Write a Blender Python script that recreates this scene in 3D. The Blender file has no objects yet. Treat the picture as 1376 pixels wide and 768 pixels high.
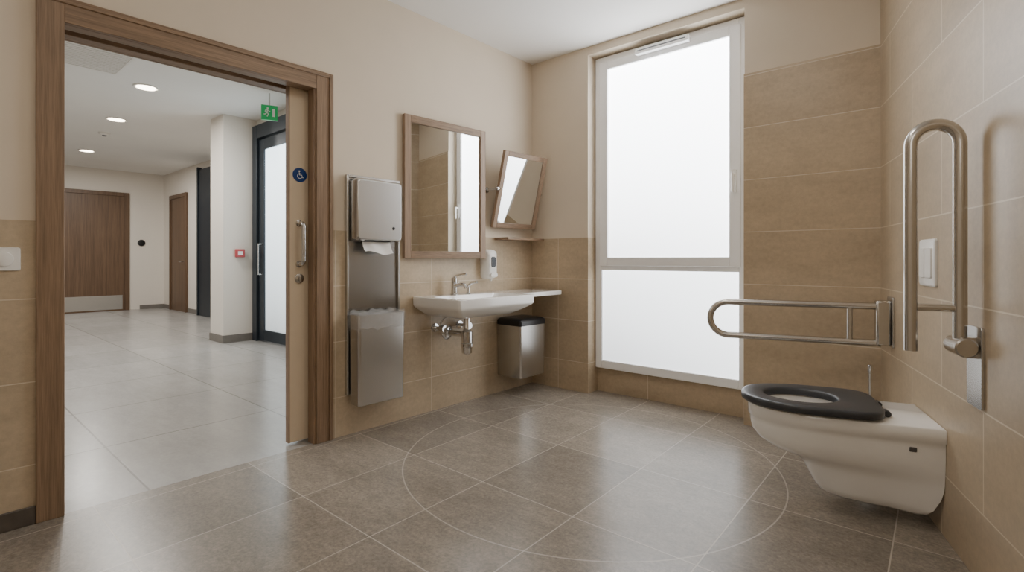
import bpy, bmesh, math, random
from mathutils import Vector, Matrix
random.seed(7)
SC = bpy.context.scene
COL = SC.collection
PI = math.pi

# ------------------------------------------------------------------ frames
class Frame:
    def __init__(self, o, xd):
        self.o = Vector((o[0], o[1], 0.0))
        self.x = Vector((xd[0], xd[1], 0.0)).normalized()
        self.y = Vector((-self.x.y, self.x.x, 0.0))
        self.ang = math.atan2(self.x.y, self.x.x)
    def pt(self, x, y, z=0.0):
        return self.o + self.x * x + self.y * y + Vector((0, 0, z))
    def inv(self, p):
        d = Vector((p[0], p[1], 0)) - self.o
        return d.dot(self.x), d.dot(self.y)

C1 = (0.18, 4.533)
l = (-0.669, -0.7433)
b = (0.7639, -0.6453)
C2 = (2.112, 2.901)
r_ = (-0.4059, -0.914)
L = Frame(C1, l)            # door wall: x towards viewer, y into the room
B = Frame(C1, b)            # window wall: x to the right, y outwards
R = Frame(C2, r_)           # toilet wall: x towards viewer, y outwards
C4 = L.pt(4.6, 0)
REAR = Frame((C4.x, C4.y), b)
C3 = Vector((0.168, -1.476, 0))
K = (-7.9, 11.48)
KF = Frame(K, l)            # far corridor wall
KR = Frame(K, b)            # corridor side wall
N0 = Frame((-3.777, 6.62), b)
CEIL = 2.84
CCEIL = 3.0
ROW = 0.345
TILE_H = 1.28
TILE_H2 = 2.33

# ------------------------------------------------------------------ mesh builder
class MB:
    def __init__(self):
        self.bm = bmesh.new()
    def face(self, vs, mi=0):
        try:
            f = self.bm.faces.new(vs); f.material_index = mi
            return f
        except ValueError:
            return None
    def box(self, x0, x1, y0, y1, z0, z1, mi=0):
        v = [self.bm.verts.new(p) for p in ((x0,y0,z0),(x1,y0,z0),(x1,y1,z0),(x0,y1,z0),(x0,y0,z1),(x1,y0,z1),(x1,y1,z1),(x0,y1,z1))]
        for q in ((0,3,2,1),(4,5,6,7),(0,1,5,4),(1,2,6,5),(2,3,7,6),(3,0,4,7)):
            self.face([v[i] for i in q], mi)
        return self
    def loft(self, rings, cap0=True, cap1=True, loop=False, mi=0):
        R_ = [[self.bm.verts.new(p) for p in ring] for ring in rings]
        n = len(R_[0])
        pairs = list(zip(R_[:-1], R_[1:]))
        if loop: pairs.append((R_[-1], R_[0]))
        for a, c in pairs:
            for i in range(n):
                j = (i + 1) % n
                self.face([a[i], a[j], c[j], c[i]], mi)
        if not loop:
            if cap0: self.face(list(reversed(R_[0])), mi)
            if cap1: self.face(R_[-1], mi)
        return self
    def prism(self, pts, z0, z1, mi=0):
        return self.loft([[(p[0], p[1], z0) for p in pts], [(p[0], p[1], z1) for p in pts]], mi=mi)
    def tube(self, path, rad, seg=16, mi=0):
        P = [Vector(p) for p in path]
        t0 = (P[1] - P[0]).normalized()
        up = Vector((0, 0, 1)) if abs(t0.z) < 0.9 else Vector((1, 0, 0))
        u = t0.cross(up).normalized()
        rings = []
        for i, p in enumerate(P):
            if i == 0: t = (P[1] - P[0])
            elif i == len(P) - 1: t = (P[-1] - P[-2])
            else: t = (P[i+1] - P[i]).normalized() + (P[i] - P[i-1]).normalized()
            t.normalize()
            u = (u - t * u.dot(t)).normalized()
            w = t.cross(u)
            rr = rad[i] if isinstance(rad, (list, tuple)) else rad
            rings.append([p + (u * math.cos(2*PI*k/seg) + w * math.sin(2*PI*k/seg)) * rr for k in range(seg)])
        return self.loft(rings, mi=mi)
    def rev(self, p, ax, prof, seg=32, mi=0, cap0=True, cap1=True):
        p = Vector(p); ax = Vector(ax).normalized()
        up = Vector((0, 0, 1)) if abs(ax.z) < 0.9 else Vector((1, 0, 0))
        u = ax.cross(up).normalized(); w = ax.cross(u)
        rings = [[p + ax*h + (u*math.cos(2*PI*k/seg) + w*math.sin(2*PI*k/seg))*rr for k in range(seg)] for h, rr in prof]
        return self.loft(rings, cap0, cap1, mi=mi)
    def xf(self, M):
        bmesh.ops.transform(self.bm, matrix=M, verts=self.bm.verts); return self

BASES = {}
def finish(mb, name, mats, shift=(0,0,0), bevel=0, smooth=True, ang=35, seg=2, subsurf=0):
    bm = mb.bm
    bmesh.ops.recalc_face_normals(bm, faces=bm.faces)
    bmesh.ops.translate(bm, vec=-Vector(shift), verts=bm.verts)
    me = bpy.data.meshes.new(name)
    bm.to_mesh(me); bm.free()
    if not isinstance(mats, (list, tuple)): mats = [mats]
    for m in mats: me.materials.append(m)
    if smooth:
        me.shade_smooth()
        me.set_sharp_from_angle(angle=math.radians(ang))
    o = bpy.data.objects.new(name, me)
    COL.objects.link(o)
    if bevel:
        md = o.modifiers.new('bevel', 'BEVEL'); md.width = bevel; md.segments = seg; md.limit_method = 'ANGLE'; md.angle_limit = math.radians(40)
    if subsurf:
        md = o.modifiers.new('sub', 'SUBSURF'); md.levels = subsurf; md.render_levels = subsurf
    return o
def props(o, label, cat=None, group=None, kind=None):
    o['label'] = label
    if cat: o['category'] = cat
    if group: o['group'] = group
    if kind: o['kind'] = kind
def thing(name, label, cat, fr, base, kind=None, group=None):
    o = bpy.data.objects.new(name, None); COL.objects.link(o)
    o.empty_display_size = 0.05
    o.location = fr.pt(*base); o.rotation_euler = (0, 0, fr.ang)
    BASES[o.name] = Vector(base)
    props(o, label, cat, group, kind)
    return o
def part(mb, name, mats, root, label=None, **kw):
    base = BASES[root.name]
    o = finish(mb, name, mats, shift=base, **kw)
    o.parent = root
    BASES[o.name] = base
    if label: o['label'] = label
    return o
def single(mb, name, label, cat, fr, base, mats, kind=None, group=None, **kw):
    o = finish(mb, name, mats, shift=base, **kw)
    o.location = fr.pt(*base); o.rotation_euler = (0, 0, fr.ang)
    props(o, label, cat, group, kind)
    BASES[o.name] = Vector(base)
    return o
def rrect(x0, x1, y0, y1, rad, n=6):
    out = []
    rad = min(rad, abs(x1-x0)/2-1e-4, abs(y1-y0)/2-1e-4)
    for cx, cy, a0 in ((x1-rad,y1-rad,0),(x0+rad,y1-rad,PI/2),(x0+rad,y0+rad,PI),(x1-rad,y0+rad,1.5*PI)):
        for k in range(n+1):
            a = a0 + (PI/2)*k/n
            out.append((cx + rad*math.cos(a), cy + rad*math.sin(a)))
    return out
def z3(pts, z): return [(p[0], p[1], z) for p in pts]
def y3(pts, y): return [(p[0], y, p[1]) for p in pts]

# ------------------------------------------------------------------ materials
def lin(c):
    return tuple(((v/255.0)/12.92 if v/255.0 <= 0.04045 else ((v/255.0+0.055)/1.055)**2.4) for v in c) + (1.0,)
class Mat:
    def __init__(self, name):
        self.m = bpy.data.materials.new(name); self.m.use_nodes = True
        self.nt = self.m.node_tree
        self.bsdf = self.nt.nodes['Principled BSDF']
    def n(self, t, **kw):
        nd = self.nt.nodes.new(t)
        for k, v in kw.items():
            if hasattr(nd, k): setattr(nd, k, v)
            else: nd.inputs[k.replace('_', ' ')].default_value = v
        return nd
    def l(self, a, c): self.nt.links.new(a, c)
    def mapped(self, scale=(1,1,1), loc=(0,0,0)):
        tc = self.n('ShaderNodeTexCoord'); mp = self.n('ShaderNodeMapping')
        mp.inputs['Scale'].default_value = scale; mp.inputs['Location'].default_value = loc
        self.l(tc.outputs['Object'], mp.inputs['Vector'])
        return mp.outputs['Vector']
    def noise(self, vec, scale, detail=4, rough=0.6):
        nn = self.n('ShaderNodeTexNoise'); nn.inputs['Scale'].default_value = scale
        nn.inputs['Detail'].default_value = detail; nn.inputs['Roughness'].default_value = rough
        self.l(vec, nn.inputs['Vector']); return nn.outputs['Fac']
    def ramp(self, fac, stops):
        rp = self.n('ShaderNodeValToRGB')
        e = rp.color_ramp.elements
        while len(e) < len(stops): e.new(0.5)
        for el, (p, c) in zip(e, stops): el.position = p; el.color = c
        self.l(fac, rp.inputs['Fac']); return rp.outputs['Color']
    def mix(self, a, c, fac, mode='MIX'):
        mx = self.n('ShaderNodeMix'); mx.data_type = 'RGBA'; mx.blend_type = mode
        for sock, v in ((mx.inputs[0], fac), (mx.inputs[6], a), (mx.inputs[7], c)):
            if isinstance(v, (float, int, tuple)): sock.default_value = v
            else: self.l(v, sock)
        return mx.outputs[2]
    def math(self, op, a, c=0.0):
        mt = self.n('ShaderNodeMath'); mt.operation = op
        for i, v in enumerate((a, c)):
            if isinstance(v, (float, int)): mt.inputs[i].default_value = v
            else: self.l(v, mt.inputs[i])
        return mt.outputs[0]
    def bump(self, h, strength=0.2, dist=0.002):
        bp = self.n('ShaderNodeBump'); bp.inputs['Strength'].default_value = strength; bp.inputs['Distance'].default_value = dist
        self.l(h, bp.inputs['Height']); self.l(bp.outputs['Normal'], self.bsdf.inputs['Normal'])
def plain(name, col, rough=0.5, metal=0.0, var=0.06, nscale=8, bump=0.0, coat=0.0):
    M = Mat(name); v = M.mapped()
    f = M.noise(v, nscale)
    c = lin(col)
    lo = tuple(x*(1-var) for x in c[:3]) + (1,); hi = tuple(min(1, x*(1+var)) for x in c[:3]) + (1,)
    M.l(M.ramp(f, [(0.3, lo), (0.7, hi)]), M.bsdf.inputs['Base Color'])
    M.bsdf.inputs['Roughness'].default_value = rough; M.bsdf.inputs['Metallic'].default_value = metal
    if coat: M.bsdf.inputs['Coat Weight'].default_value = coat; M.bsdf.inputs['Coat Roughness'].default_value = 0.05
    if bump: M.bump(M.noise(v, 120), bump, 0.001)
    return M.m
def wood(name, c0, c1, scale, rough=0.45):
    M = Mat(name); v = M.mapped(scale=scale)
    f = M.noise(v, 1.0, 6, 0.65)
    f2 = M.noise(v, 4.0, 3, 0.5)
    c = M.ramp(f, [(0.3, lin(c0)), (0.7, lin(c1))])
    d = M.ramp(f2, [(0.35, (0.78, 0.78, 0.78, 1)), (0.6, (1, 1, 1, 1))])
    M.l(M.mix(c, d, 0.6, 'MULTIPLY'), M.bsdf.inputs['Base Color'])
    M.bsdf.inputs['Roughness'].default_value = rough
    M.bump(f2, 0.15, 0.001)
    return M.m
def brushed(name, col, rough, scale=(2, 2, 200), amt=0.1, aniso=0.0):
    M = Mat(name); v = M.mapped(scale=scale)
    f = M.noise(v, 1.0, 2)
    c = lin(col)
    M.l(M.ramp(f, [(0.2, tuple(x*(1-amt) for x in c[:3])+(1,)), (0.8, c)]), M.bsdf.inputs['Base Color'])
    M.bsdf.inputs['Roughness'].default_value = rough
    M.bsdf.inputs['Metallic'].default_value = 1.0
    M.bsdf.inputs['Anisotropic'].default_value = aniso
    return M.m
def tile(name, axes, c1, c2, grout, w, h, off, noise_lo, noise_hi, rough, mortar=0.0025, ring=None, stag=0.0, bump=0.25, nsc=2.2, fine_lo=0.90, fine_hi=1.05, fsc=38, spec=0.5, an=(0.6, 1.7), mid_amt=0.6, mid_mul=4.5):
    M = Mat(name)
    tc = M.n('ShaderNodeTexCoord'); sp = M.n('ShaderNodeSeparateXYZ'); M.l(tc.outputs['Object'], sp.inputs[0])
    cb = M.n('ShaderNodeCombineXYZ')
    M.l(M.math('ADD', sp.outputs[axes[0]], off[0]), cb.inputs[0]); M.l(M.math('ADD', sp.outputs[axes[1]], off[1]), cb.inputs[1])
    br = M.n('ShaderNodeTexBrick'); br.offset = stag; br.squash = 1.0
    br.inputs['Scale'].default_value = 1.0; br.inputs['Mortar Size'].default_value = mortar; br.inputs['Mortar Smooth'].default_value = 0.1
    br.inputs['Brick Width'].default_value = w; br.inputs['Row Height'].default_value = h; br.inputs['Bias'].default_value = 0.0
    br.inputs['Color1'].default_value = lin(c1); br.inputs['Color2'].default_value = lin(c2); br.inputs['Mortar'].default_value = lin(grout)
    M.l(cb.outputs[0], br.inputs['Vector'])
    mp = M.n('ShaderNodeMapping'); M.l(tc.outputs['Object'], mp.inputs['Vector'])
    sc = [1, 1, 1]; sc[axes[0]] = an[0]; sc[axes[1]] = an[1]; mp.inputs['Scale'].default_value = sc
    f = M.noise(mp.outputs[0], nsc, 8, 0.62)
    mid = M.noise(mp.outputs[0], nsc*mid_mul, 6, 0.65)
    fine = M.noise(tc.outputs['Object'], fsc, 6, 0.75)
    m1 = M.ramp(f, [(0.33, noise_lo), (0.67, noise_hi)])
    m3 = M.ramp(mid, [(0.33, noise_lo), (0.67, noise_hi)])
    m2 = M.ramp(fine, [(0.36, (fine_lo, fine_lo, fine_lo, 1)), (0.64, (fine_hi, fine_hi, fine_hi*0.99, 1))])
    tex = M.mix(M.mix(m1, m3, mid_amt, 'MULTIPLY'), m2, 1.0, 'MULTIPLY')
    body = M.mix(br.outputs['Color'], tex, 1.0, 'MULTIPLY')
    col = M.mix(body, lin(grout), br.outputs['Fac'])
    if ring:
        vm = M.n('ShaderNodeVectorMath'); vm.operation = 'DISTANCE'; M.l(tc.outputs['Object'], vm.inputs[0]); vm.inputs[1].default_value = (ring[0], ring[1], 0)
        dd = M.math('ABSOLUTE', M.math('SUBTRACT', vm.outputs['Value'], ring[2]))
        col = M.mix(col, lin(ring[3]), M.math('MULTIPLY', M.math('LESS_THAN', dd, 0.0032), 0.6))
    M.l(col, M.bsdf.inputs['Base Color'])
    M.bsdf.inputs['Roughness'].default_value = rough
    M.bsdf.inputs['Specular IOR Level'].default_value = spec
    hgt = M.math('SUBTRACT', M.math('MULTIPLY', fine, 0.3), br.outputs['Fac'])
    M.bump(hgt, bump, 0.002)
    return M.m
def glow(name, col, strength, grad=None):
    M = Mat(name)
    v = M.mapped(); f = M.noise(v, 0.7)
    c = lin(col)
    M.l(M.ramp(f, [(0.2, tuple(x*0.93 for x in c[:3])+(1,)), (0.8, c)]), M.bsdf.inputs['Emission Color'])
    if grad:
        sp = M.n('ShaderNodeSeparateXYZ'); M.l(v, sp.inputs[0])
        mr_ = M.n('ShaderNodeMapRange'); mr_.inputs[1].default_value = grad[0]; mr_.inputs[2].default_value = grad[1]; mr_.inputs[3].default_value = grad[2]; mr_.inputs[4].default_value = strength
        M.l(M.math('ADD', sp.outputs[2], M.math('MULTIPLY', sp.outputs[0], grad[3])), mr_.inputs[0]); M.l(mr_.outputs[0], M.bsdf.inputs['Emission Strength'])
    else:
        M.bsdf.inputs['Emission Strength'].default_value = strength
    M.bsdf.inputs['Base Color'].default_value = (0.8, 0.8, 0.8, 1)
    M.bsdf.inputs['Roughness'].default_value = 0.4
    return M.m

PAINT = plain('beige_paint', (219, 205, 185), 0.85, var=0.02, nscale=3, bump=0.04)
WHITEP = plain('white_ceiling_paint', (242, 240, 236), 0.9, var=0.015, nscale=2)
CORRP = plain('corridor_paint', (230, 223, 213), 0.9, var=0.015, nscale=2)
n_lo, n_hi = (0.87, 0.86, 0.845, 1), (1.07, 1.065, 1.06, 1)
roff = 10*ROW - 0.245
WT_L = tile('beige_wall_tile', (0, 2), (195, 177, 151), (188, 170, 145), (213, 200, 179), 0.75, ROW, (10*0.75 + 0.35, roff), n_lo, n_hi, 0.36, mortar=0.0024, an=(0.55, 1.5), nsc=2.0)
WT_B = tile('beige_wall_tile_window_side', (0, 2), (193, 174, 147), (186, 167, 141), (213, 200, 179), 0.75, ROW, (10*0.75 - 1.79, roff), n_lo, n_hi, 0.36, mortar=0.0024, an=(0.55, 1.5), nsc=2.0)
WT_R = tile('beige_wall_tile_toilet_side', (0, 2), (192, 174, 148), (184, 166, 141), (214, 201, 180), 0.75, ROW, (10*0.75 - 0.95, roff), n_lo, n_hi, 0.36, stag=0.5, mortar=0.0028, an=(0.55, 1.5), nsc=2.0)
cc = B.inv((0.409, 2.84))
FT = tile('grey_brown_stone_floor_tile', (0, 1), (156, 147, 136), (136, 128, 118), (182, 173, 161), 0.53, 0.65, (5.3, 6.5 + 2.41), (0.85, 0.845, 0.835, 1), (1.09, 1.085, 1.08, 1), 0.27, mortar=0.0027, ring=(cc[0], cc[1], 1.0, (194, 186, 174)), bump=0.25, nsc=3.0, fine_lo=0.74, fine_hi=1.16, fsc=66, an=(0.8, 1.3), mid_amt=1.0, mid_mul=6.0)
CFT = tile('pale_grey_corridor_tile', (0, 1), (174, 172, 169), (166, 164, 161), (130, 127, 123), 0.95, 0.95, (19, 9.5), (0.91, 0.91, 0.91, 1), (1.06, 1.06, 1.06, 1), 0.26, mortar=0.005, bump=0.1, mid_amt=0.7, fine_lo=0.93, fine_hi=1.05)
OAK_V = wood('oak_upright', (120, 97, 75), (154, 127, 101), (60, 60, 2.0))
OAK_H = wood('oak_level', (120, 97, 75), (154, 127, 101), (2.0, 60, 60))
OAKP_V = wood('pale_oak_upright', (138, 114, 93), (166, 140, 116), (60, 60, 2.5))
DOORW = wood('dark_walnut', (90, 68, 50), (118, 92, 69), (25, 25, 0.8))
STEEL = brushed('brushed_steel', (202, 201, 199), 0.27, (30, 30, 1.0), amt=0.03, aniso=0.5)
STEEL_B = brushed('darker_brushed_steel', (166, 165, 163), 0.25, (30, 30, 1.0), amt=0.04, aniso=0.4)
STEEL_D = brushed('brushed_steel_rail', (200, 196, 190), 0.22, (3, 3, 3), amt=0.05)
CHROME = plain('chrome', (216, 216, 216), 0.08, 1.0, var=0.02)
CERAM = plain('white_ceramic', (243, 241, 237), 0.12, 0, var=0.01, coat=0.5)
WPLA = plain('white_plastic', (240, 238, 233), 0.35, var=0.01)
WFRAME = plain('white_window_frame', (251, 251, 251), 0.3, var=0.003)
BLACK = plain('black_plastic', (26, 26, 29), 0.3, var=0.1)
SEATB = plain('charcoal_toilet_seat', (56, 58, 62), 0.36, var=0.05)
DARKM = plain('dark_grey_metal', (46, 54, 62), 0.4, 0.3, var=0.05)
CAPM = plain('grey_cap', (82, 80, 78), 0.5, var=0.05)
DARKT = plain('dark_baseboard_tile', (84, 76, 68), 0.5, var=0.15, nscale=20)
GREYB = plain('grey_corridor_baseboard_tile', (120, 115, 109), 0.5, var=0.08, nscale=20)
LEAF = plain('cream_door_laminate', (226, 208, 182), 0.5, var=0.02)
MIRROR = plain('mirror_glass', (232, 234, 234), 0.015, 1.0, var=0.005)
BLUE = plain('blue_sign', (22, 62, 128), 0.4, var=0.03)
WHITE = plain('white_print', (240, 240, 240), 0.5, var=0.01)
GREEN = glow('green_sign', (20, 132, 68), 0.5)
GREEN.node_tree.nodes['Principled BSDF'].inputs['Base Color'].default_value = lin((40, 140, 86))
RED = plain('red_plastic', (184, 72, 76), 0.4, var=0.05)
SHADOW = plain('dark_gap', (20, 18, 16), 0.8)
GREYT = plain('grey_window_plastic', (120, 124, 130), 0.2, var=0.03)
SOAPW = plain('dark_grey_soap_window', (74, 77, 82), 0.2, var=0.03)
PAPER = plain('white_paper', (238, 236, 232), 0.8, var=0.02, bump=0.3)
PANE = glow('frosted_glass', (248, 251, 255), 11.5, grad=(0.8, 2.4, 3.4, 0.2))
PANE2 = glow('frosted_glass_lower', (243, 248, 252), 4.4, grad=(-0.2, 1.0, 1.4, 0.35))
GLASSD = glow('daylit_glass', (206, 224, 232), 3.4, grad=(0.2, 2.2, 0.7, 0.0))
LAMP = glow('lamp_diffuser', (255, 240, 215), 14.0)
bagM = Mat('clear_plastic_film'); bagM.bsdf.inputs['Base Color'].default_value = (0.9, 0.91, 0.92, 1); bagM.bsdf.inputs['Alpha'].default_value = 0.17; bagM.bsdf.inputs['Roughness'].default_value = 0.07
bagM.bump(bagM.noise(bagM.mapped(scale=(1, 1, 0.6)), 36), 0.9, 0.03)
BAG = bagM.m

# ------------------------------------------------------------------ setting
def poly(name, label, pts, z0, z1, m, fr):
    mb = MB(); mb.prism([fr.inv(p) for p in pts], z0, z1)
    o = single(mb, name, label, None, fr, (0, 0, 0), m, kind='structure', smooth=False)
    return o
C1o = B.pt(0, 0.2); C2o = B.pt(2.7, 0.2)
poly('floor', 'grey-brown stone tiled washroom floor with inscribed turning circle', [C1o, C2o, R.pt(0.1, 0.05), C3, C4, L.pt(0, 0)], -0.06, 0.0, FT, B)
poly('floor', 'pale grey tiled corridor floor beyond the doorway', [KF.pt(-0.6, -0.2), KF.pt(8.5, -0.2), KF.pt(8.5, 10.65), KF.pt(-0.6, 10.65)], -0.06, -0.001, CFT, B)
poly('ceiling', 'white washroom ceiling', [C1o, C2o, R.pt(0.1, 0.05), C3, C4, L.pt(0, 0)], CEIL, CEIL+0.08, WHITEP, B)
poly('ceiling', 'white corridor ceiling with downlights', [KF.pt(-0.6, -0.2), KF.pt(8.5, -0.2), KF.pt(8.5, 10.45), KF.pt(-0.6, 10.45)], CCEIL, CCEIL+0.08, WHITEP, B)

S_RO, S_RI, S_LI, S_LO = 1.921, 2.03, 3.16, 3.25
Z_IN, Z_OUT = 2.115, 2.225
mb = MB()
mb.box(-0.6, 0.9, -0.2, 0, 0, 3.05)
mb.box(0.9, S_RI, -0.06, 0, 0, 2.16); mb.box(0.9, S_RI, -0.2, -0.14, 0, 2.16)
mb.box(0.9, S_LI+0.02, -0.2, 0, 2.16, 3.05)
mb.box(S_LI+0.02, 8.7, -0.2, 0, 0, 3.05)
mb.box(0, S_RO, 0, 0.007, 0, TILE_H, 1)
mb.box(S_LO, 4.6, 0, 0.007, 0, TILE_H-0.02, 1)
single(mb, 'wall_left', 'beige painted wall with tiled lower part around the sliding door', None, L, (0, 0, 0), [PAINT, WT_L], kind='structure', smooth=False)

T0, T1 = 0.581, 1.795
RTOP = 2.775
mb = MB()
mb.box(-0.25, T0, 0, 0.35, TILE_H, 3.0); mb.box(-0.25, T0-0.006, 0.006, 0.35, 0, TILE_H)
mb.box(-0.01, T0+0.006, -0.007, 0.15, 0, TILE_H, 1)
mb.box(T1, 2.8, 0, 0.35, 0, 3.0); mb.box(T1-0.004, 2.54, -0.007, 0.14, 0, TILE_H2, 1)
mb.box(T0, T1, 0, 0.35, RTOP, 3.0)
mb.box(T0, T1, 0.14, 0.35, 0, 0.2, 1)
mb.box(T0, T1, 0.16, 0.35, 0.2, 0.21)
single(mb, 'wall_back', 'tiled and painted wall around the frosted window', None, B, (0, 0, 0), [PAINT, WT_B], kind='structure', smooth=False)
mb = MB(); mb.box(-0.35, 5.0, 0, 0.15, 0, 3.0)
single(mb, 'wall_right', 'fully tiled beige wall behind the toilet', None, R, (0, 0, 0), WT_R, kind='structure', smooth=False)
mb = MB(); mb.box(0.0, 4.2, -0.15, 0, 0, 3.0)
single(mb, 'wall_front', 'plain beige wall facing the window', None, REAR, (0, 0, 0), PAINT, kind='structure', smooth=False)
mb = MB(); mb.box(S_LO, 4.6, 0.007, 0.019, 0, 0.075)
single(mb, 'baseboard_left', 'dark stone baseboard left of the sliding door', None, L, (S_LO, 0.007, 0), DARKT, kind='structure', bevel=0.003)

# corridor walls
mb = MB(); mb.box(-0.1, 8.5, -0.15, 0, 0, 3.05); mb.box(2.6, 8.5, 0, 0.012, 0, 0.09, 1); mb.box(0, 0.45, 0, 0.012, 0, 0.09, 1)
single(mb, 'wall_corridor_far', 'pale wall at the far end of the corridor', None, KF, (0, 0, 0), [CORRP, GREYB], kind='structure', smooth=False)
mb = MB(); mb.box(-0.1, 6.28, 0, 0.15, 0, 3.05); mb.box(0, 6.0, -0.012, 0, 0, 0.09, 1)
single(mb, 'wall_corridor_side', 'pale corridor side wall with a walnut door', None, KR, (0, 0, 0), [CORRP, GREYB], kind='structure', smooth=False)
mb = MB(); mb.box(-0.44, 0, 0, 0.42, 0, 3.05); mb.box(-0.3, 0, 0.42, 1.05, 0, 3.05); mb.box(-0.452, 0.0, -0.012, 0, 0, 0.1, 1); mb.box(0, 0.012, -0.012, 0.42, 0, 0.1, 1)
single(mb, 'wall_corridor_column', 'square white column projecting into the corridor', None, N0, (0, 0, 0), [CORRP, GREYB], kind='structure', smooth=False)
mb = MB(); mb.box(1.5, 4.1, 0.42, 0.57, 0, 3.05); mb.box(0, 1.5, 0.42, 0.57, 2.9, 3.05)
single(mb, 'wall_corridor_entrance', 'corridor wall beside the glazed entrance door', None, N0, (0, 0, 0), CORRP, kind='structure', smooth=False)
mb = MB(); mb.box(8.5, 8.65, -0.2, 10.45, 0, 3.05)
single(mb, 'wall_corridor_end', 'pale wall closing the left end of the corridor', None, KF, (0, 0, 0), CORRP, kind='structure', smooth=False)

# ------------------------------------------------------------------ door frame and sliding leaf
mb = MB()
for d0, d1 in ((0.0, 0.022), (-0.222, -0.2)):
    mb.box(S_RO, S_RI, d0, d1, 0, Z_OUT); mb.box(S_LI, S_LO, d0, d1, 0, Z_OUT)
mb.box(S_RI-0.001, S_RI+0.014, -0.06, 0.012, 0, Z_IN); mb.box(S_RI-0.001, S_RI+0.014, -0.2, -0.14, 0, Z_IN)
mb.box(S_LI, S_LI+0.02, -0.2, 0, 0, Z_IN)
mb.box(S_RO+0.012, S_RO+0.03, 0.022, 0.03, 0, Z_OUT-0.012)
tr = thing('trim_1', 'wide oak door frame around the open sliding doorway', None, L, (2.6, 0, 0), kind='structure')
part(mb, 'jamb', OAK_V, tr, bevel=0.003)
mb = MB()
for d0, d1 in ((0.0, 0.022), (-0.222, -0.2)):
    mb.box(S_RI, S_LI, d0, d1, Z_IN, Z_OUT)
mb.box(S_RO+0.03, S_LO-0.012, 0.022, 0.03, Z_OUT-0.03, Z_OUT-0.012)
mb.box(S_RI, S_LI+0.02, -0.2, -0.13, Z_IN, Z_IN+0.05); mb.box(S_RI, S_LI+0.02, -0.07, 0.0, Z_IN, Z_IN+0.05)
part(mb, 'head', OAK_H, tr, bevel=0.003)

SL = 2.148
dr = thing('door_1', 'cream sliding door leaf partly drawn out of its wall pocket', None, L, (SL, -0.1, 0), kind='structure')
mb = MB(); mb.box(1.02, SL, -0.12, -0.082, 0.012, 2.14)
leaf = part(mb, 'leaf', LEAF, dr, bevel=0.003)
mb = MB()
mb.box(SL-0.004, SL+0.003, -0.121, -0.081, 0.012, 2.14)
part(mb, 'edge_strip', OAKP_V, dr)
hs = 2.088
def arc(c, rad, a0, a1, n, f):
    return [f(c[0] + rad*math.cos(a0+(a1-a0)*k/n), c[1] + rad*math.sin(a0+(a1-a0)*k/n)) for k in range(n+1)]
mb = MB()
f = lambda a, c: (hs, a, c)
path = [(hs, -0.082, 1.315)] + arc((-0.045, 1.29), 0.025, PI/2, 0, 6, f) + arc((-0.045, 1.095), 0.025, 0, -PI/2, 6, f) + [(hs, -0.082, 1.07)]
mb.tube(path, 0.012)
for z in (1.315, 1.07): mb.rev((hs, -0.082, z), (0, 1, 0), [(0, 0.02), (0.004, 0.02), (0.006, 0.014)])
part(mb, 'handle', STEEL, dr, label='brushed D-shaped pull handle')
mb = MB(); mb.rev((hs, -0.082, 0.985), (0, 1, 0), [(0, 0.028), (0.006, 0.028), (0.008, 0.025)]); mb.box(hs-0.004, hs+0.004, -0.076, -0.06, 0.967, 1.003)
part(mb, 'lock', STEEL, dr, bevel=0.001)
zs = 1.605; ss = 2.084
mb = MB(); mb.rev((ss, -0.082, zs), (0, 1, 0), [(0, 0.043), (0.003, 0.043)], seg=40)
sg = part(mb, 'sign', BLUE, dr, label='round blue sign with a white wheelchair symbol')
mb = MB()
Y_ = -0.0785
def P2(a, c): return (ss - a*0.001, Y_, zs + c*0.001)
mb.rev(P2(-4, 22), (0, 1, 0), [(0, 0.0048), (0.0015, 0.0048)], seg=16)
mb.tube([P2(-4, 15), P2(-3, 0), P2(11, 0), P2(17, -15), P2(22, -14)], 0.0022, 8)
mb.tube([P2(-3.5, 8), P2(8, 8)], 0.0019, 8)
mb.tube([P2(-1 + 14*math.cos(a), -7 + 14*math.sin(a)) for a in [math.radians(125 + 225*k/16) for k in range(17)]], 0.0019, 8)
part(mb, 'pictogram', WHITE, sg)

# ------------------------------------------------------------------ window
E0, E1 = 0.10, 0.16
wn = thing('window_1', 'tall frosted window with white frame in its recess', None, B, (1.19, 0.13, 0.2), kind='structure')
TL, TR = T0+0.012, T1-0.006
ZB, ZT = 0.2, 2.765
mb = MB()
mb.box(TL, TL+0.06, E0, E1, ZB, ZT); mb.box(TR-0.06, TR, E0, E1, ZB, ZT)
mb.box(TL+0.06, TR-0.06, E0, E1, ZT-0.06, ZT); mb.box(TL+0.06, TR-0.06, E0, E1, ZB, ZB+0.065)
mb.box(TL+0.06, TR-0.06, E0, E1, 1.01, 1.07)
part(mb, 'window_frame', WFRAME, wn, bevel=0.004)
mb = MB()
a0, a1, c0, c1 = TL+0.045, TR-0.045, 1.045, ZT-0.045
sw_ = 0.075
for q in ((a0, a0+sw_, c0, c1), (a1-sw_, a1, c0, c1)): mb.box(q[0], q[1], E0-0.018, E1-0.02, q[2], q[3])
mb.box(a0+sw_, a1-sw_, E0-0.018, E1-0.02, c0, c0+0.07); mb.box(a0+sw_, a1-sw_, E0-0.018, E1-0.02, c1-0.07, c1)
sash = part(mb, 'sash', WFRAME, wn, bevel=0.006)
mb = MB(); mb.box(a0+0.06, a1-0.06, E0+0.004, E0+0.014, c0+0.06, c1-0.06)
part(mb, 'pane', PANE, sash, smooth=False, label='bright upper frosted pane')
mb = MB(); mb.box(TL+0.05, TR-0.05, E0+0.016, E0+0.026, ZB+0.05, 1.02)
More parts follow.
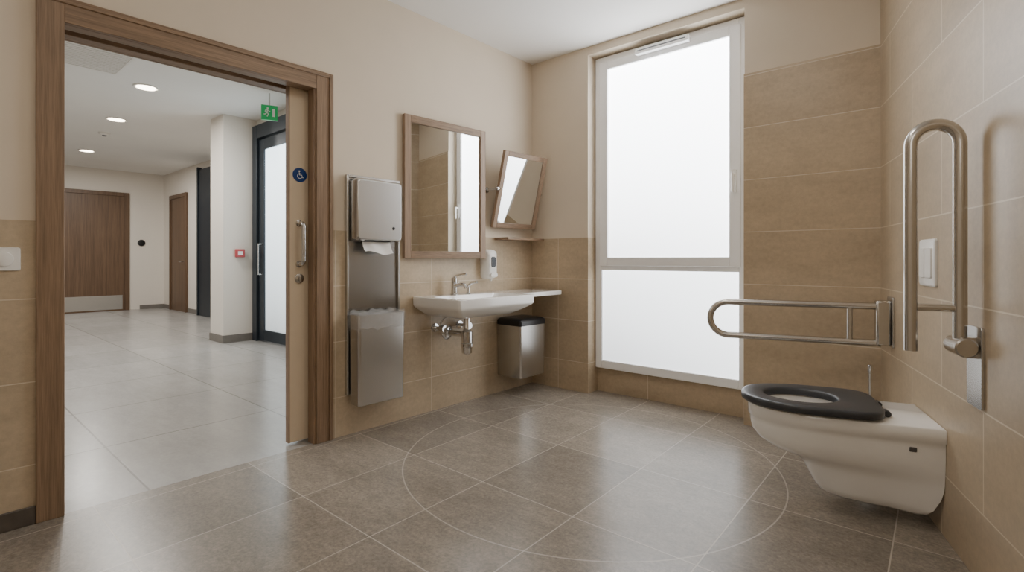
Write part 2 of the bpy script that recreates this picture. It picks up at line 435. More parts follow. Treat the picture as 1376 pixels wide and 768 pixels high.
part(mb, 'pane', PANE2, wn, smooth=False, label='lower fixed frosted pane')
mb = MB()
mb.loft([y3(rrect(a1-0.052, a1-0.022, 1.56, 1.72, 0.012), E0-0.018), y3(rrect(a1-0.052, a1-0.022, 1.56, 1.72, 0.012), E0-0.028)])
mb.rev((a1-0.037, E0-0.028, 1.68), (0, -1, 0), [(0, 0.011), (0.035, 0.011)], 16)
mb.tube([(a1-0.037, E0-0.058, 1.69), (a1-0.037, E0-0.062, 1.66), (a1-0.037, E0-0.06, 1.56)], [0.011, 0.011, 0.009], 12)
part(mb, 'window_handle', WPLA, sash)
mb = MB(); mb.box(0.98, 1.40, E0-0.065, E0, ZT-0.08, ZT-0.032)
tv = part(mb, 'trickle_vent', WFRAME, wn, bevel=0.008, label='protruding white trickle vent')
mb = MB(); mb.box(1.0, 1.38, E0-0.0665, E0-0.0645, ZT-0.06, ZT-0.052)
part(mb, 'vent_slot', GREYT, tv)

# ------------------------------------------------------------------ mirrors
def ring_frame(root, x0, x1, z0, z1, w, y0, y1, M=None):
    for q in ((x0, x0+w, z0, z1), (x1-w, x1, z0, z1)):
        m = MB(); m.box(q[0], q[1], y0, y1, q[2], q[3])
        if M: m.xf(M)
        part(m, 'frame_stile', OAKP_V, root, bevel=0.003)
    for q in ((x0+w, x1-w, z1-w, z1), (x0+w, x1-w, z0, z0+w)):
        m = MB(); m.box(q[0], q[1], y0, y1, q[2], q[3])
        if M: m.xf(M)
        part(m, 'frame_rail', OAK_H, root, bevel=0.003)
mr = thing('wall_mirror', 'large upright oak-framed mirror on the wall above the sink', 'mirror', L, (1.028, 0, 1.105))
yaw = Matrix.Translation((1.404, 0.003, 0)) @ Matrix.Rotation(-math.radians(4.5), 4, 'Z') @ Matrix.Translation((-1.404, 0, 0))
ring_frame(mr, 0.675, 1.404, 1.105, 2.10, 0.052, 0.001, 0.033, yaw)
mb = MB(); mb.box(0.72, 1.358, 0.002, 0.02, 1.15, 2.055); part(mb.xf(yaw), 'mirror_glass', MIRROR, mr, smooth=False)
for z in (1.25, 1.9):
    mb = MB(); mb.rev((0.73, 0.0, z), (0, 1, 0), [(0, 0.015), (0.054, 0.015)], 16)
    part(mb, 'spacer', STEEL, mr)
tm = thing('tilting_mirror', 'smaller oak-framed mirror tilted forward on side pivots near the corner', 'mirror', L, (0.318, 0, 1.66))
tilt = Matrix.Translation((0.318, 0.13, 1.66)) @ Matrix.Rotation(-math.radians(4.5), 4, 'Z') @ Matrix.Rotation(-math.radians(14.5), 4, 'X')
ring_frame(tm, -0.245, 0.245, -0.31, 0.31, 0.042, -0.014, 0.016, tilt)
mb = MB(); mb.box(-0.205, 0.205, -0.012, 0.008, -0.27, 0.27); part(mb.xf(tilt), 'mirror_glass', MIRROR, tm, smooth=False)
for s in (0.318+0.262, 0.318-0.262):
    mb = MB(); mb.rev((s, 0, 1.66), (0, 1, 0), [(0, 0.024), (0.008, 0.024), (0.01, 0.01), (0.13, 0.01)], 20)
    mb.rev((s-0.02, 0.13, 1.66), (1, 0, 0), [(0, 0.012), (0.012, 0.016), (0.03, 0.016), (0.042, 0.012)], 20)
    part(mb, 'pivot_bracket', CHROME, tm)

mb = MB(); mb.prism(rrect(0.03, 0.5, 0.008, 0.165, 0.01), 1.257, 1.277)
single(mb, 'wooden_shelf', 'thin oak wall shelf below the tilting mirror', 'shelf', L, (0.265, 0.008, 1.257), OAK_H, bevel=0.002)

# ------------------------------------------------------------------ sink
sk = thing('sink', 'wide white wall-hung ceramic sink with a side shelf below the large mirror', 'sink', L, (0.945, 0.008, 0.68))
def sr(s0, s1, d0, d1, z, rad): return z3(rrect(s0, s1, d0, d1, rad, 8), z)
mb = MB()
mb.loft([sr(0.72, 1.19, 0.009, 0.36, 0.698, 0.03), sr(0.695, 1.212, 0.009, 0.39, 0.701, 0.03), sr(0.64, 1.262, 0.009, 0.447, 0.732, 0.026),
         sr(0.583, 1.313, 0.009, 0.489, 0.764, 0.022), sr(0.573, 1.321, 0.009, 0.497, 0.774, 0.02), sr(0.57, 1.325, 0.009, 0.50, 0.784, 0.018), sr(0.57, 1.325, 0.009, 0.50, 0.835, 0.018),
         sr(0.574, 1.321, 0.012, 0.496, 0.839, 0.018), sr(0.625, 1.268, 0.15, 0.468, 0.838, 0.04), sr(0.635, 1.258, 0.158, 0.458, 0.825, 0.04),
         sr(0.68, 1.215, 0.18, 0.42, 0.775, 0.05), sr(0.78, 1.12, 0.23, 0.35, 0.74, 0.05)])
part(mb, 'basin', CERAM, sk, ang=30)
mb = MB(); mb.rev((0.95, 0.29, 0.739), (0, 0, 1), [(0, 0.024), (0.004, 0.024), (0.006, 0.018)], 24)
part(mb, 'drain', CHROME, sk)
mb = MB(); mb.prism(rrect(0.05, 0.572, 0.009, 0.37, 0.015), 0.804, 0.8385)
part(mb, 'side_shelf', CERAM, sk, bevel=0.004)

fc = thing('faucet', 'chrome lever mixer tap standing on the sink rim', 'faucet', L, (1.0, 0.085, 0.839))
mb = MB(); mb.rev((1.0, 0.085, 0.839), (0, 0, 1), [(0, 0.027), (0.006, 0.027), (0.01, 0.023), (0.09, 0.021), (0.1, 0.023), (0.125, 0.021), (0.13, 0.012)], 24)
part(mb, 'body', CHROME, fc)
mb = MB(); mb.tube([(1.0, 0.09, 0.90), (1.0, 0.14, 0.915), (1.0, 0.19, 0.915), (1.0, 0.205, 0.905), (1.0, 0.207, 0.888)], [0.017, 0.015, 0.014, 0.014, 0.013], 16)
part(mb, 'spout', CHROME, fc)
mb = MB(); mb.tube([(1.0, 0.085, 0.962), (1.0, 0.1, 0.978), (1.0, 0.15, 0.988), (1.0, 0.215, 0.992)], [0.012, 0.009, 0.007, 0.0065], 12)
part(mb, 'lever', CHROME, fc)
vv = thing('side_spray', 'small chrome hand spray in its holder right of the mixer tap', 'spray', L, (0.86, 0.085, 0.839))
mb = MB(); mb.rev((0.86, 0.085, 0.839), (0, 0, 1), [(0, 0.02), (0.006, 0.02), (0.01, 0.013), (0.05, 0.012)], 20)
part(mb, 'holder', CHROME, vv)
mb = MB(); mb.tube([(0.86, 0.08, 0.88), (0.86, 0.095, 0.905), (0.86, 0.13, 0.925), (0.86, 0.18, 0.93)], [0.011, 0.012, 0.013, 0.010], 14)
part(mb, 'spray_head', CHROME, vv)

tp = thing('drain_trap', 'chrome bottle trap and pipes hanging under the sink', 'drain trap', L, (1.0, 0.008, 0.43))
mb = MB(); mb.rev((1.0, 0.22, 0.42), (0, 0, 1), [(0, 0.026), (0.008, 0.037), (0.05, 0.04), (0.055, 0.045), (0.075, 0.045), (0.08, 0.04), (0.16, 0.04), (0.168, 0.03), (0.18, 0.022), (0.275, 0.022)], 24)
part(mb, 'bottle', CHROME, tp)
mb = MB(); mb.tube([(1.0, 0.22, 0.555), (1.0, 0.12, 0.555), (1.0, 0.008, 0.555)], 0.021, 16)
part(mb, 'waste_pipe', CHROME, tp)
mb = MB(); mb.rev((1.0, 0.008, 0.555), (0, 1, 0), [(0, 0.055), (0.006, 0.05), (0.014, 0.028)], 28)
part(mb, 'rosette', CHROME, tp)
for s in (1.12, 0.88):
    av = thing('angle_valve', 'chrome angle valve with hose %s the bottle trap' % ('left of' if s > 1 else 'right of'), 'valve', L, (s, 0.008, 0.59))
    mb = MB(); mb.rev((s, 0.008, 0.6), (0, 1, 0), [(0, 0.034), (0.008, 0.03), (0.01, 0.013), (0.055, 0.013), (0.056, 0.019), (0.085, 0.019), (0.087, 0.027), (0.115, 0.025)], 20)
    part(mb, 'body', CHROME, av)
    mb = MB(); mb.tube([(s, 0.075, 0.6), (s, 0.075, 0.64), (s*0.8+0.2, 0.08, 0.67), (s*0.5+0.5, 0.085, 0.691)], 0.0065, 10)
    part(mb, 'hose', STEEL, av)

# soap dispenser
so = thing('soap_dispenser', 'white wall soap dispenser with dark level window right of the large mirror', 'soap dispenser', L, (0.6, 0.008, 0.94))
mb = MB()
def yz(s0, s1, d, z0, z1, rad): return y3(rrect(s0, s1, z0, z1, rad, 6), d)
mb.loft([yz(0.545, 0.655, 0.008, 0.945, 1.175, 0.03), yz(0.542, 0.658, 0.05, 0.942, 1.178, 0.035), yz(0.548, 0.652, 0.085, 0.95, 1.17, 0.035), yz(0.565, 0.635, 0.1, 0.97, 1.15, 0.03)])
part(mb, 'housing', WPLA, so, ang=50)
mb = MB(); mb.loft([yz(0.574, 0.626, 0.098, 1.035, 1.12, 0.014), yz(0.577, 0.623, 0.104, 1.038, 1.117, 0.014)])
part(mb, 'level_window', SOAPW, so)
mb = MB(); mb.loft([yz(0.56, 0.64, 0.085, 0.955, 0.995, 0.015), yz(0.565, 0.635, 0.112, 0.96, 0.99, 0.012)]); mb.rev((0.6, 0.07, 0.945), (0, 0, -1), [(0, 0.012), (0.018, 0.009)], 14)
part(mb, 'push_bar', WPLA, so)

# bin in the corner
bn = thing('waste_bin', 'steel waste bin with black lid hung on the wall under the side shelf', 'bin', L, (0.3, 0.008, 0.15))
mb = MB(); mb.loft([sr(0.162, 0.46, 0.008, 0.26, 0.148, 0.012), sr(0.158, 0.464, 0.008, 0.266, 0.154, 0.014), sr(0.155, 0.467, 0.008, 0.27, 0.57, 0.014)])
part(mb, 'body', STEEL, bn)
mb = MB(); mb.loft([sr(0.149, 0.473, 0.008, 0.276, 0.565, 0.02), sr(0.149, 0.473, 0.008, 0.276, 0.595, 0.02), sr(0.152, 0.47, 0.01, 0.272, 0.608, 0.022), sr(0.165, 0.457, 0.02, 0.258, 0.619, 0.03), sr(0.195, 0.427, 0.05, 0.225, 0.625, 0.03)])
part(mb, 'lid', BLACK, bn, ang=60)

# ------------------------------------------------------------------ towel unit
pt_ = thing('dispenser_panel', 'tall shallow brushed steel panel holding towel dispenser and open bin', 'cabinet', L, (1.64, 0.008, 0.2))  # flat steel wall panel with a rim, not an enclosed cabinet
mb = MB(); mb.box(1.447, 1.832, 0.0075, 0.014, 0.25, 1.625)
part(mb, 'back_plate', STEEL_B, pt_, bevel=0.002)
mb = MB()
mb.box(1.442, 1.456, 0.0075, 0.03, 0.25, 1.63); mb.box(1.823, 1.837, 0.0075, 0.03, 0.25, 1.63); mb.box(1.456, 1.823, 0.0075, 0.03, 1.615, 1.63)
part(mb, 'rim', STEEL, pt_, bevel=0.002)
td = thing('towel_dispenser', 'brushed steel paper towel dispenser at the top of the steel panel', 'towel dispenser', L, (1.645, 0.014, 1.21))
mb = MB(); mb.loft([yz(1.475, 1.812, 0.0145, 1.215, 1.605, 0.02), yz(1.475, 1.812, 0.09, 1.215, 1.605, 0.02), yz(1.483, 1.804, 0.106, 1.225, 1.595, 0.025)])
part(mb, 'housing', STEEL, td, bevel=0.004)
mb = MB(); mb.rev((1.545, 0.105, 1.30), (0, 1, 0), [(0, 0.01), (0.003, 0.01), (0.0045, 0.007)], 18); mb.box(1.543, 1.547, 0.1085, 0.1105, 1.295, 1.305)
part(mb, 'lock', BLACK, td)
mb = MB(); mb.box(1.56, 1.75, 0.04, 0.095, 1.211, 1.216)
part(mb, 'slot', SHADOW, td)
mb = MB()
ncol = 10
rows = []
for j in range(6):
    tt = j/5
    rows.append([(1.55 + 0.2*k/ncol, 0.07 + 0.03*tt*tt + 0.006*math.sin(k*1.1+tt*2), 1.21 - 0.07*tt - (0.012*math.sin(k*0.55) if j == 5 else 0)) for k in range(ncol+1)])
rr_ = [[Vector(p) for p in row] for row in rows]
rings = [row + [p + Vector((0, 0.0025, 0)) for p in reversed(row)] for row in rr_]
mb.loft(rings)
single(mb, 'paper_towel', 'white paper towel hanging out of the steel dispenser', 'paper towel', L, (1.65, 0.07, 1.14), PAPER)
wb = thing('waste_bin', 'open brushed steel bin with clear liner hung on the steel panel', 'bin', L, (1.65, 0.02, 0.19))
def br_(g, z): return sr(1.487+g, 1.826-g, 0.032+g*0.3, 0.15-g, z, 0.018)
mb = MB()
mb.loft([br_(0.012, 0.195), br_(0.004, 0.2), br_(0.001, 0.6), br_(0.0, 0.755), br_(0.004, 0.757), br_(0.006, 0.6), br_(0.016, 0.21)])
part(mb, 'body', STEEL, wb)
mb = MB(); mb.box(1.6, 1.7, 0.0145, 0.034, 0.60, 0.72); part(mb, 'hanger', STEEL, wb)
def rrect_d(x0, x1, y0, y1, rad, n):
    base = rrect(x0, x1, y0, y1, rad, 4)
    P = [Vector(p) for p in base]; P.append(P[0])
    seglen = [(P[i+1]-P[i]).length for i in range(len(P)-1)]; tot = sum(seglen)
    out = []; i = 0; acc = 0
    for k in range(n):
        t = tot*k/n
        while acc + seglen[i] < t: acc += seglen[i]; i += 1
        q = P[i].lerp(P[i+1], (t-acc)/max(seglen[i], 1e-9)); out.append((q.x, q.y))
    return out
def ringd(g, z, amp, zamp, ph):
    base = rrect_d(1.487-g, 1.826+g, 0.031-min(g, 0.004), 0.15+g, 0.02, 140)
    cx, cy = 1.6565, 0.09
    out = []
    for p in base:
        a = math.sin(p[0]*95+ph)*0.5 + math.sin(p[0]*41+p[1]*60+ph*2)*0.5
        dx, dy = p[0]-cx, p[1]-cy; ln = math.hypot(dx, dy)
        ga = amp*(0.5+0.5*a) if p[1] > 0.04 else 0
        out.append((p[0]+dx/ln*ga, p[1]+dy/ln*ga, z + zamp*a))
    return out
mb = MB()
mb.loft([ringd(0.003, 0.668, 0.012, 0.014, 1.0), ringd(0.003, 0.69, 0.014, 0.009, 1.9), ringd(0.003, 0.718, 0.011, 0.006, 2.9), ringd(0.003, 0.747, 0.010, 0.004, 0.3), ringd(0.001, 0.774, 0.006, 0.010, 0.9), ringd(-0.01, 0.768, 0.0, 0.006, 0.5), ringd(-0.014, 0.735, 0.0, 0.003, 0.5)], cap0=False, cap1=False)
single(mb, 'bin_liner', 'clear crumpled plastic liner folded over the open steel bin', 'bin liner', L, (1.65, 0.09, 0.67), BAG, ang=80)

# light switch left of the door
sw = thing('light_switch', 'white light switch on tile left of the door frame', 'light switch', L, (3.345, 0.007, 1.1))
mb = MB(); mb.loft([yz(3.295, 3.395, 0.007, 1.052, 1.148, 0.008), yz(3.298, 3.392, 0.016, 1.055, 1.145, 0.008)]); part(mb, 'plate', WPLA, sw)
mb = MB(); mb.rev((3.345, 0.016, 1.1), (0, 1, 0), [(0, 0.03), (0.006, 0.029), (0.008, 0.024)], 28); part(mb, 'button', WPLA, sw)

# ------------------------------------------------------------------ toilet  (right wall: y = -d)
QC = 0.81
tl = thing('toilet', 'white wall-hung toilet with black seat between two grab rails', 'toilet', R, (QC, 0, 0.07))
NS, NF = 5, 24
def dsh(w, wb_, ds, df, z, d0=0.001, p1=0.85, p2=0.92):
    pts = []
    for k in range(NS):
        t = k/NS; pts.append((QC-(wb_+(w-wb_)*t), -(d0+(ds-d0)*t), z))
    for k in range(NF+1):
        a = PI*k/NF
        pts.append((QC - w*math.copysign(abs(math.cos(a))**p1, math.cos(a)), -(ds + (df-ds)*abs(math.sin(a))**p2), z))
    for k in range(NS):
        t = (k+1)/NS; pts.append((QC+(w+(wb_-w)*t), -(ds+(d0-ds)*t), z))
    return pts
def oval(ring, cd, a, bq, z):
    out = []
    for p in ring:
        an = math.atan2(-(p[1]) - cd, p[0] - QC)
        out.append((QC + bq*math.cos(an), -(cd + a*math.sin(an)), z))
    return out
top = dsh(0.198, 0.197, 0.36, 0.705, 0.425)
mb = MB()
prof = [(0.050, 0.075, 0.105, 0.17, 0.36, 0.10), (0.053, 0.098, 0.124, 0.17, 0.39, 0.075), (0.064, 0.112, 0.142, 0.18, 0.413, 0.05), (0.09, 0.120, 0.156, 0.19, 0.432, 0.03),
        (0.14, 0.128, 0.168, 0.21, 0.457, 0.010), (0.18, 0.135, 0.174, 0.23, 0.480, 0.002), (0.203, 0.142, 0.177, 0.25, 0.508, 0.001), (0.222, 0.155, 0.179, 0.28, 0.560, 0.001),
        (0.24, 0.168, 0.181, 0.30, 0.615, 0.001), (0.27, 0.179, 0.184, 0.33, 0.662, 0.001), (0.305, 0.186, 0.186, 0.348, 0.688, 0.001), (0.345, 0.188, 0.187, 0.353, 0.695, 0.001), (0.368, 0.189, 0.188, 0.355, 0.697, 0.001), (0.374, 0.197, 0.196, 0.36, 0.704, 0.001)]
mb.loft([dsh(w, wb2, ds, df, z, d0, 0.86, 0.93) for z, w, wb2, ds, df, d0 in prof] + [top, dsh(0.192, 0.192, 0.355, 0.695, 0.43, 0.004),
         oval(top, 0.47, 0.185, 0.135, 0.43), oval(top, 0.47, 0.18, 0.13, 0.41), oval(top, 0.46, 0.15, 0.10, 0.32), oval(top, 0.42, 0.07, 0.06, 0.24)])
part(mb, 'pan', CERAM, tl, ang=55)
def egg(g, z):
    pts = []
    for k in range(56):
        a = 2*PI*k/56
        ca, sa = math.cos(a), math.sin(a)
        hw = 0.222 - g
        if sa >= 0: pts.append((QC + hw*math.copysign(abs(ca)**0.88, ca), -(0.43 + (0.302-g)*sa**0.95), z))
        else: pts.append((QC + hw*math.copysign(abs(ca)**0.5, ca), -(0.43 - (0.25-g)*abs(sa)**0.38), z))
    return pts
def hole(g, z):
    return [(QC + (0.122-g)*math.cos(2*PI*k/56), -(0.484 + (0.15-g)*math.sin(2*PI*k/56)), z) for k in range(56)]
mb = MB()
mb.loft([egg(0.006, 0.438), egg(0, 0.442), egg(0, 0.464), egg(0.005, 0.470), egg(0.014, 0.4715), hole(-0.012, 0.471), hole(-0.004, 0.468), hole(0, 0.461), hole(0, 0.438)], loop=True)
part(mb, 'seat', SEATB, tl, ang=60, label='flat charcoal seat ring')
for s in (-0.075, 0.075):
    mb = MB(); mb.rev((QC+s-0.02, -0.168, 0.444), (1, 0, 0), [(0, 0.013), (0.04, 0.013)], 16)
    part(mb, 'hinge', SEATB, tl)
for s, d in ((-0.155, 0.25), (0.155, 0.25), (0.0, 0.675)):
    mb = MB(); mb.rev((QC+s, -d, 0.4295), (0, 0, 1), [(0, 0.012), (0.0095, 0.012)], 14)
    part(mb, 'seat_bumper', SEATB, tl)
mb = MB(); mb.box(QC+0.165, QC+0.190, -0.118, -0.092, 0.326, 0.346)
part(mb, 'bolt_cap', CAPM, tl, bevel=0.004)

fp = thing('flush_plate', 'white dual-button flush plate on the tiled wall above the toilet', 'flush plate', R, (0.81, 0, 0.99))
def yzr(q0, q1, d, z0, z1, rad): return y3(rrect(q0, q1, z0, z1, rad, 5), -d)
mb = MB(); mb.loft([yzr(0.715, 0.905, 0.0, 0.985, 1.185, 0.012), yzr(0.715, 0.905, 0.008, 0.985, 1.185, 0.012), yzr(0.72, 0.9, 0.012, 0.99, 1.18, 0.012)]); part(mb, 'plate', WPLA, fp)
for q0, q1 in ((0.735, 0.80), (0.806, 0.885)):
    mb = MB(); mb.loft([yzr(q0, q1, 0.012, 1.02, 1.15, 0.008), yzr(q0+0.003, q1-0.003, 0.018, 1.023, 1.147, 0.008)]); part(mb, 'button', WPLA, fp)

# grab rails
ga = thing('grab_rail', 'steel fold-down grab rail lowered level beside the window wall', 'grab rail', R, (0.24, 0, 0.75))
q = 0.24
mb = MB(); mb.loft([yzr(q-0.055, q+0.055, 0.0, 0.635, 0.9, 0.012), yzr(q-0.055, q+0.055, 0.01, 0.635, 0.9, 0.012)]); part(mb, 'mount_plate', STEEL, ga, bevel=0.002)
mb = MB(); mb.box(q-0.03, q+0.03, -0.075, -0.01, 0.64, 0.88); part(mb, 'hinge', STEEL_D, ga, bevel=0.01)
zt, zb_ = 0.848, 0.652
hr = (zt-zb_)/2
f = lambda a, c: (q, -a, c)
mb = MB(); mb.tube([(q, -0.05, zt), (q, -0.4, zt)] + arc((0.80, (zt+zb_)/2), hr, PI/2, -PI/2, 16, f) + [(q, -0.4, zb_), (q, -0.05, zb_)], 0.0185, 18)
part(mb, 'rail_tube', STEEL_D, ga, ang=70)
mb = MB(); mb.tube([(q, -0.19, zb_), (q, -0.19, zt)], 0.014, 14); part(mb, 'strut', STEEL_D, ga)

q = 1.28
gb = thing('grab_rail', 'steel fold-down grab rail folded upright on the near side of the toilet', 'grab rail', R, (q, 0, 0.6))
mb = MB(); mb.loft([yzr(q-0.06, q+0.06, 0.0, 0.595, 0.87, 0.012), yzr(q-0.06, q+0.06, 0.01, 0.595, 0.87, 0.012)]); part(mb, 'mount_plate', STEEL, gb, bevel=0.002)
mb = MB(); mb.rev((q-0.055, -0.045, 0.80), (1, 0, 0), [(0, 0.028), (0.004, 0.033), (0.106, 0.033), (0.11, 0.028)], 24); mb.box(q-0.035, q+0.035, -0.04, -0.01, 0.765, 0.835)
part(mb, 'hinge', STEEL_D, gb)
d1, d2 = 0.047, 0.185
hr = (d2-d1)/2
mb = MB(); mb.tube([(q, -d1, 0.80), (q, -d1, 1.2)] + [(q, -((d1+d2)/2 - hr*math.cos(PI*k/16)), 1.503 + hr*math.sin(PI*k/16)) for k in range(17)] + [(q, -d2, 1.2), (q, -d2, 0.775)], 0.0205, 18)
part(mb, 'rail_tube', STEEL_D, gb, ang=70)
mb = MB(); mb.tube([(q, -d1, 0.93), (q, -d2, 0.93)], 0.0135, 14); part(mb, 'strut', STEEL_D, gb)

# toilet brush behind the toilet
tb = thing('toilet_brush', 'slim steel toilet brush in its holder behind the toilet', 'toilet brush', R, (0.2, -0.09, 0))
mb = MB(); mb.rev((0.2, -0.09, 0), (0, 0, 1), [(0, 0.045), (0.004, 0.048), (0.3, 0.048), (0.305, 0.044), (0.308, 0.012)], 28); part(mb, 'holder', STEEL, tb)
mb = MB(); mb.rev((0.2, -0.09, 0.3), (0, 0, 1), [(0, 0.007), (0.18, 0.007), (0.185, 0.011), (0.22, 0.011), (0.225, 0.007)], 16); part(mb, 'handle', CHROME, tb)

# ------------------------------------------------------------------ corridor contents
d3 = thing('door_2', 'wide walnut door with steel kick plate at the end of the corridor', None, KF, (1.5, 0, 0), kind='structure')
mb = MB(); mb.box(0.72, 2.6, 0.001, 0.03, 0.0, 2.45); part(mb, 'leaf', DOORW, d3, smooth=False)
mb = MB(); mb.box(0.64, 0.72, 0.001, 0.05, 0, 2.53); mb.box(2.6, 2.68, 0.001, 0.05, 0, 2.53); mb.box(0.72, 2.6, 0.001, 0.05, 2.45, 2.53); part(mb, 'door_frame', DOORW, d3, bevel=0.004)
mb = MB(); mb.box(0.76, 2.56, 0.03, 0.034, 0.03, 0.33); part(mb, 'kick_plate', STEEL, d3)
d4 = thing('door_3', 'narrow walnut door in the corridor side wall', None, KR, (0.95, 0, 0), kind='structure')
mb = MB(); mb.box(0.62, 1.5, -0.03, -0.001, 0, 2.4); part(mb, 'leaf', DOORW, d4, smooth=False)
mb = MB(); mb.box(0.54, 0.62, -0.05, -0.001, 0, 2.48); mb.box(1.5, 1.58, -0.05, -0.001, 0, 2.48); mb.box(0.62, 1.5, -0.05, -0.001, 2.4, 2.48); part(mb, 'door_frame', DOORW, d4, bevel=0.004)
mb = MB(); mb.tube([(1.4, -0.03, 1.05), (1.4, -0.08, 1.05), (1.3, -0.085, 1.05)], 0.012, 10); part(mb, 'door_handle', STEEL, d4)
d5 = thing('door_4', 'dark framed narrow door just left of the corridor column', None, KR, (2.6, 0, 0), kind='structure')
mb = MB(); mb.box(2.35, 3.3, -0.06, -0.001, 0, 2.85); part(mb, 'leaf', DARKM, d5, bevel=0.004)
mb = MB(); mb.box(2.3, 2.35, -0.08, -0.001, 0, 2.9); mb.box(3.3, 3.36, -0.08, -0.001, 0, 2.9); part(mb, 'door_frame', DARKM, d5, bevel=0.004)
d6 = thing('door_5', 'dark framed glazed entrance door right of the corridor column', None, N0, (0.7, 0.42, 0), kind='structure')
mb = MB(); mb.box(0.012, 0.14, 0.36, 0.5, 0, 2.9); mb.box(1.36, 1.5, 0.36, 0.5, 0, 2.9); mb.box(0.14, 1.36, 0.36, 0.5, 2.72, 2.9); part(mb, 'door_frame', DARKM, d6, bevel=0.004)
mb = MB(); mb.box(0.15, 0.3, 0.39, 0.45, 0.02, 2.7); mb.box(1.2, 1.35, 0.39, 0.45, 0.02, 2.7); mb.box(0.3, 1.2, 0.39, 0.45, 0.02, 0.16); mb.box(0.3, 1.2, 0.39, 0.45, 2.56, 2.7)
part(mb, 'sash', DARKM, d6, bevel=0.004)
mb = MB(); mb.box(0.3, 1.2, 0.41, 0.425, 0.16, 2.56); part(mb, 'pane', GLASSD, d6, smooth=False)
mb = MB(); mb.tube([(0.24, 0.39, 1.3), (0.24, 0.34, 1.3), (0.24, 0.34, 0.9), (0.24, 0.39, 0.9)], 0.014, 10); part(mb, 'door_handle', STEEL, d6)

mb = MB(); mb.rev((0.42, 0.0, 1.46), (0, 1, 0), [(0, 0.07), (0.02, 0.07), (0.025, 0.055)], 24)
single(mb, 'card_reader', 'small black round reader on the wall beside the wide walnut door', 'card reader', KF, (0.42, 0, 1.46), BLACK)
fa = thing('fire_alarm_button', 'small red fire alarm call point on the white column', 'fire alarm', Frame((-3.777, 6.62), (0.669, 0.7433)), (0.2, 0, 1.18))
mb = MB(); mb.box(0.14, 0.255, -0.035, -0.0, 1.125, 1.235); part(mb, 'housing', RED, fa, bevel=0.006)
mb = MB(); mb.box(0.168, 0.227, -0.038, -0.035, 1.155, 1.205); part(mb, 'press_pane', WHITE, fa)

def world(X, Y): return Frame((X, Y), b)
for X, Y, lab in ((-4.04, 5.59, 'round ceiling downlight nearest the doorway'), (-5.37, 6.87, 'middle one of the three round corridor downlights'), (-7.44, 8.85, 'round ceiling downlight nearest the walnut door')):
    fr = world(X, Y)
    dl = thing('downlight', lab, 'ceiling light', fr, (0, 0, CCEIL), group='corridor downlights')
    mb = MB(); mb.rev((0, 0, CCEIL-0.0005), (0, 0, -1), [(0, 0.12), (0.008, 0.12), (0.012, 0.105), (0.006, 0.098)], 32); part(mb, 'trim_ring', WPLA, dl)
    mb = MB(); mb.rev((0, 0, CCEIL-0.008), (0, 0, -1), [(0, 0.092), (0.004, 0.092)], 32); part(mb, 'diffuser', LAMP, dl)
fr = world(-6.12, 7.6)
sd = thing('smoke_detector', 'small white smoke detector on the corridor ceiling', 'smoke detector', fr, (0, 0, CCEIL))
mb = MB(); mb.rev((0, 0, CCEIL-0.0005), (0, 0, -1), [(0, 0.07), (0.025, 0.07), (0.04, 0.05)], 24); part(mb, 'housing', WPLA, sd)
mb = MB(); mb.rev((0, 0, CCEIL-0.04), (0, 0, -1), [(0, 0.03), (0.012, 0.026)], 20); part(mb, 'sensor_cap', GREYT, sd)
fr = Frame((-3.75, 4.45), b)
cv = thing('ceiling_vent', 'pale perforated ventilation grille in the corridor ceiling', 'vent', fr, (0, 0, CCEIL))
mb = MB(); mb.box(-0.7, 0.7, -0.35, 0.35, CCEIL-0.006, CCEIL-0.001); part(mb, 'backing', GREYT, cv)
mb = MB()
for k in range(29): mb.box(-0.7 + 0.05*k - 0.018, -0.7 + 0.05*k + 0.018, -0.35, 0.35, CCEIL-0.014, CCEIL-0.006)
mb.box(-0.72, 0.72, -0.37, -0.35, CCEIL-0.016, CCEIL-0.001); mb.box(-0.72, 0.72, 0.35, 0.37, CCEIL-0.016, CCEIL-0.001)
part(mb, 'slat_grid', WPLA, cv)
EX = Frame((-2.78, 5.8), (0.9, 0.435))
ex = thing('exit_sign', 'green running-man exit sign hanging from the corridor ceiling', 'exit sign', EX, (0, 0, 2.68))
mb = MB(); mb.box(-0.085, 0.085, -0.015, 0.015, 2.69, 2.86); part(mb, 'panel', GREEN, ex, bevel=0.003)
mb = MB(); mb.tube([(0, 0, 2.86), (0, 0, CCEIL-0.001)], 0.008, 10); part(mb, 'rod', STEEL, ex)
mb = MB()
def E2(a, c): return (a*0.001, -0.0165, 2.775 + c*0.001)
mb.rev(E2(-18, 48), (0, -1, 0), [(0, 0.011), (0.002, 0.011)], 16)
mb.tube([E2(-18, 33), E2(-26, 0), E2(-10, -18), E2(-24, -48)], 0.006, 8)
mb.tube([E2(-26, 0), E2(-42, -22), E2(-58, -24)], 0.006, 8)
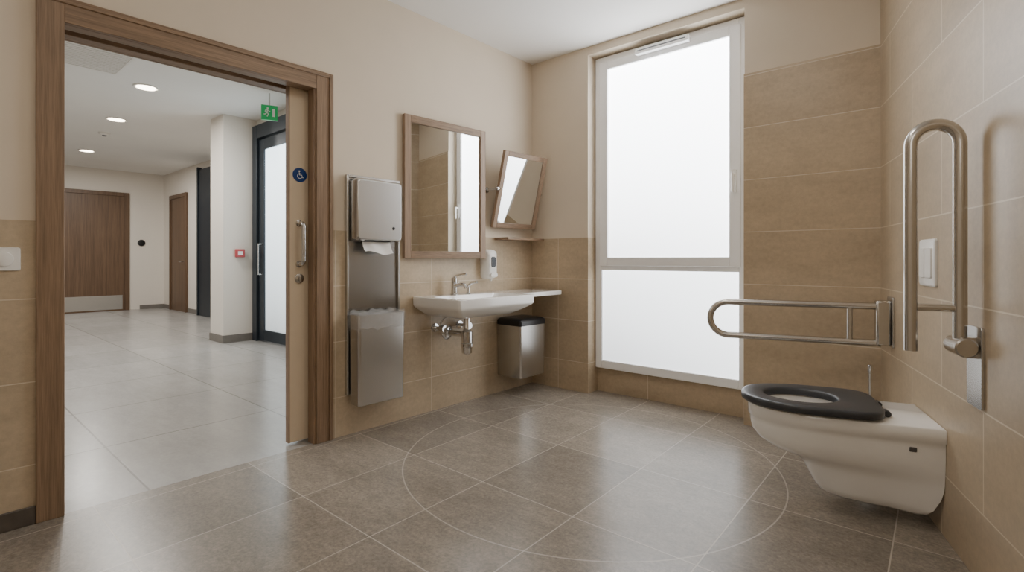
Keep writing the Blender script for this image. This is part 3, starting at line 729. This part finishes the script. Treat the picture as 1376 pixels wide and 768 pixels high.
mb.tube([E2(-44, 4), E2(-38, 26), E2(-18, 30), E2(-4, 12), E2(8, 14)], 0.005, 8)
mb.box(0.03, 0.055, -0.018, -0.0155, 2.73, 2.82)
part(mb, 'pictogram', WHITE, ex)

# ------------------------------------------------------------------ lights
def area(name, loc, size, power, col, rot=(0, 0, 0), shape='SQUARE', sy=None):
    ld = bpy.data.lights.new(name, 'AREA'); ld.energy = power; ld.color = col; ld.shape = shape; ld.size = size
    if sy: ld.shape = 'RECTANGLE'; ld.size_y = sy
    o = bpy.data.objects.new(name, ld); o.location = loc; o.rotation_euler = rot; COL.objects.link(o)
    return o
area('room_fill', (-0.75, 0.95, 2.8), 1.1, 5, (1.0, 0.93, 0.83))  # added overhead fill lights, out of view and without fixtures
area('room_fill', (0.35, 2.0, 2.82), 0.5, 9, (1.0, 0.93, 0.83))
area('room_fill', (-0.35, -0.55, 2.4), 1.0, 8, (1.0, 0.94, 0.86), rot=(math.radians(62), 0, 0))  # added fill behind the camera, tilted to brighten window wall and frame
for X, Y, p in ((-4.04, 5.59, 44), (-5.37, 6.87, 42), (-7.44, 8.85, 56)):
    area('corridor_lamp_or_fill', (X, Y, CCEIL-0.03), 0.18, p, (1.0, 0.96, 0.90), shape='DISK')
area('corridor_lamp_or_fill', (-4.6, 2.6, CCEIL-0.05), 1.0, 76, (1.0, 0.98, 0.95))  # extra fill added out of view, has no downlight of its own
W = bpy.data.worlds.new('world'); SC.world = W; W.use_nodes = True
W.node_tree.nodes['Background'].inputs[0].default_value = (0.9, 0.95, 1.0, 1); W.node_tree.nodes['Background'].inputs[1].default_value = 0.6

# ------------------------------------------------------------------ camera
cd = bpy.data.cameras.new('camera'); cam = bpy.data.objects.new('camera', cd); COL.objects.link(cam)
cam.location = (0, 0, 1.1); cam.rotation_euler = (PI/2, 0, 0)
cd.sensor_fit = 'HORIZONTAL'; cd.sensor_width = 36; cd.lens = 680/1376*36; cd.shift_y = -36/1376; cd.clip_start = 0.02
SC.camera = cam
